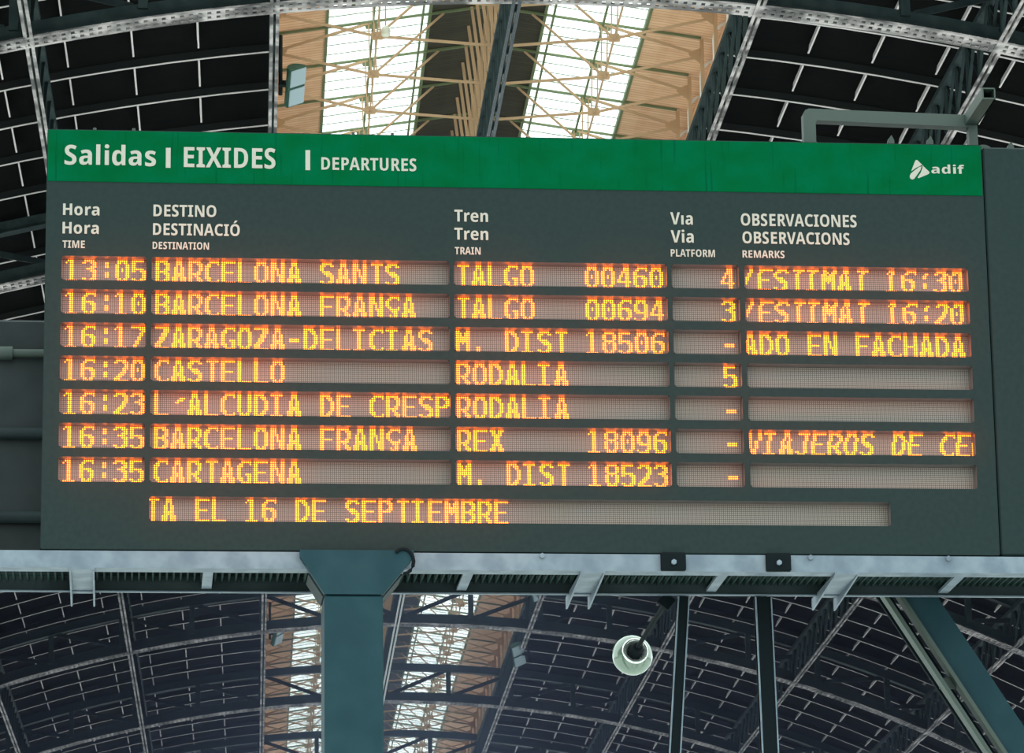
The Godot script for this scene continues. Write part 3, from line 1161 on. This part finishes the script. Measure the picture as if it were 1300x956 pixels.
func make_glyphs() -> void:
	var g := {}
	g["0"] = ".#####./.##.##./##...##/##...##/##.#.##/##.#.##/##...##/##...##/##...##/.##.##./.#####."
	g["1"] = ".###.../#.##.../..##.../..##.../..##.../..##.../..##.../..##.../..##.../..##.../######."
	g["2"] = ".#####./##..###/.....##/.....##/....###/....##./...###./..###../.###.../###..../#######"
	g["3"] = ".#####./##..###/.....##/....###/..####./....###/.....##/.....##/.....##/##..###/.#####."
	g["4"] = "...###./...###./..####./..#.##./.##.##./.#..##./##..##./#######/....##./....##./....##."
	g["5"] = "######./##...../##...../##...../######./##..###/.....##/.....##/.....##/##..###/.#####."
	g["6"] = "..#####/.##...#/##...../##...../######./##..###/##...##/##...##/##...##/.##.##./.#####."
	g["7"] = "#######/....###/.....##/....##./....##./...##../...##../..##.../..##.../.##..../.##...."
	g["8"] = ".#####./##...##/##...##/##...##/.#####./##.#.##/##...##/##...##/##...##/.##.##./.#####."
	g["9"] = ".#####./.##.##./##...##/##...##/##...##/###..##/.######/.....##/.....##/#...##./.#####."
	g["A"] = "..###../..###../..#.#../.##.##./.##.##./.##.##./.#####./.#####./###.###/###.###/###.###"
	g["B"] = "######./##..###/##...##/##...##/##..###/######./##..###/##...##/##...##/##..###/######."
	g["C"] = "..#####/.##...#/###..../##...../##...../##...../##...../##...../###..../.##...#/..#####"
	g["Ç"] = "..#####/.##...#/##...../##...../##...../.##...#/..#####/...###./....##./..#.##./..####."
	g["D"] = "#####../##.###./##..##./##...##/##...##/##...##/##...##/##...##/##..##./##.###./#####.."
	g["E"] = "#######/##...../##...../##...../##...../######./##...../##...../##...../##...../#######"
	g["F"] = "#######/##...../##...../##...../##...../######./##...../##...../##...../##...../##....."
	g["G"] = "..#####/.##...#/###..../##...../##...../##...../##..###/##...##/###..##/.##..##/..#####"
	g["H"] = "##...##/##...##/##...##/##...##/##...##/#######/##...##/##...##/##...##/##...##/##...##"
	g["I"] = "######./..##.../..##.../..##.../..##.../..##.../..##.../..##.../..##.../..##.../######."
	g["J"] = ".######/....##./....##./....##./....##./....##./....##./....##./....##./##..##./.####.."
	g["L"] = "##...../##...../##...../##...../##...../##...../##...../##...../##...../##...../#######"
	g["M"] = "##...##/###.###/###.###/#######/#######/#######/##.#.##/##...##/##...##/##...##/##...##"
	g["N"] = "###..##/###..##/###..##/####.##/##.#.##/##.#.##/##.####/##..###/##..###/##..###/##...##"
	g["O"] = ".#####./.##.##./##...##/##...##/##...##/##...##/##...##/##...##/##...##/.##.##./.#####."
	g["P"] = "######./##..###/##...##/##...##/##..###/######./##...../##...../##...../##...../##....."
	g["R"] = "######./##..###/##...##/##...##/##...##/##..##./######./##.##../##..##./##..###/##...##"
	g["S"] = ".#####./###..##/##...../##...../.####../..####./...####/.....##/.....##/##..###/.#####."
	g["T"] = ".######/...##../...##../...##../...##../...##../...##../...##../...##../...##../...##.."
	g["U"] = "##...##/##...##/##...##/##...##/##...##/##...##/##...##/##...##/##...##/.##.##./.#####."
	g["V"] = "##...##/##...##/##...##/##...##/.##.##./.##.##./.##.##./.##.##./..###../..###../..###.."
	g["X"] = "###.###/.##.##./.#####./..###../..###../..###../..###../.#####./.##.##./###.###/###.###"
	g["Z"] = "#######/....###/....###/...###./...###./..###../..###../.###.../###..../###..../#######"
	g[":"] = "......./...##../...##../...##../......./......./...##../...##../...##../......./......."
	g["."] = "......./......./......./......./......./......./......./......./..##.../..##.../..##..."
	g["-"] = "......./......./......./......./......./.#####./.#####./......./......./......./......."
	g["'"] = "......./......./....###/...###./..##.../......./......./......./......./......./......."
	g["/"] = "...##../...##../...##../...##../..##.../..##.../..#..../..#..../......./......./......."
	glyphs = g
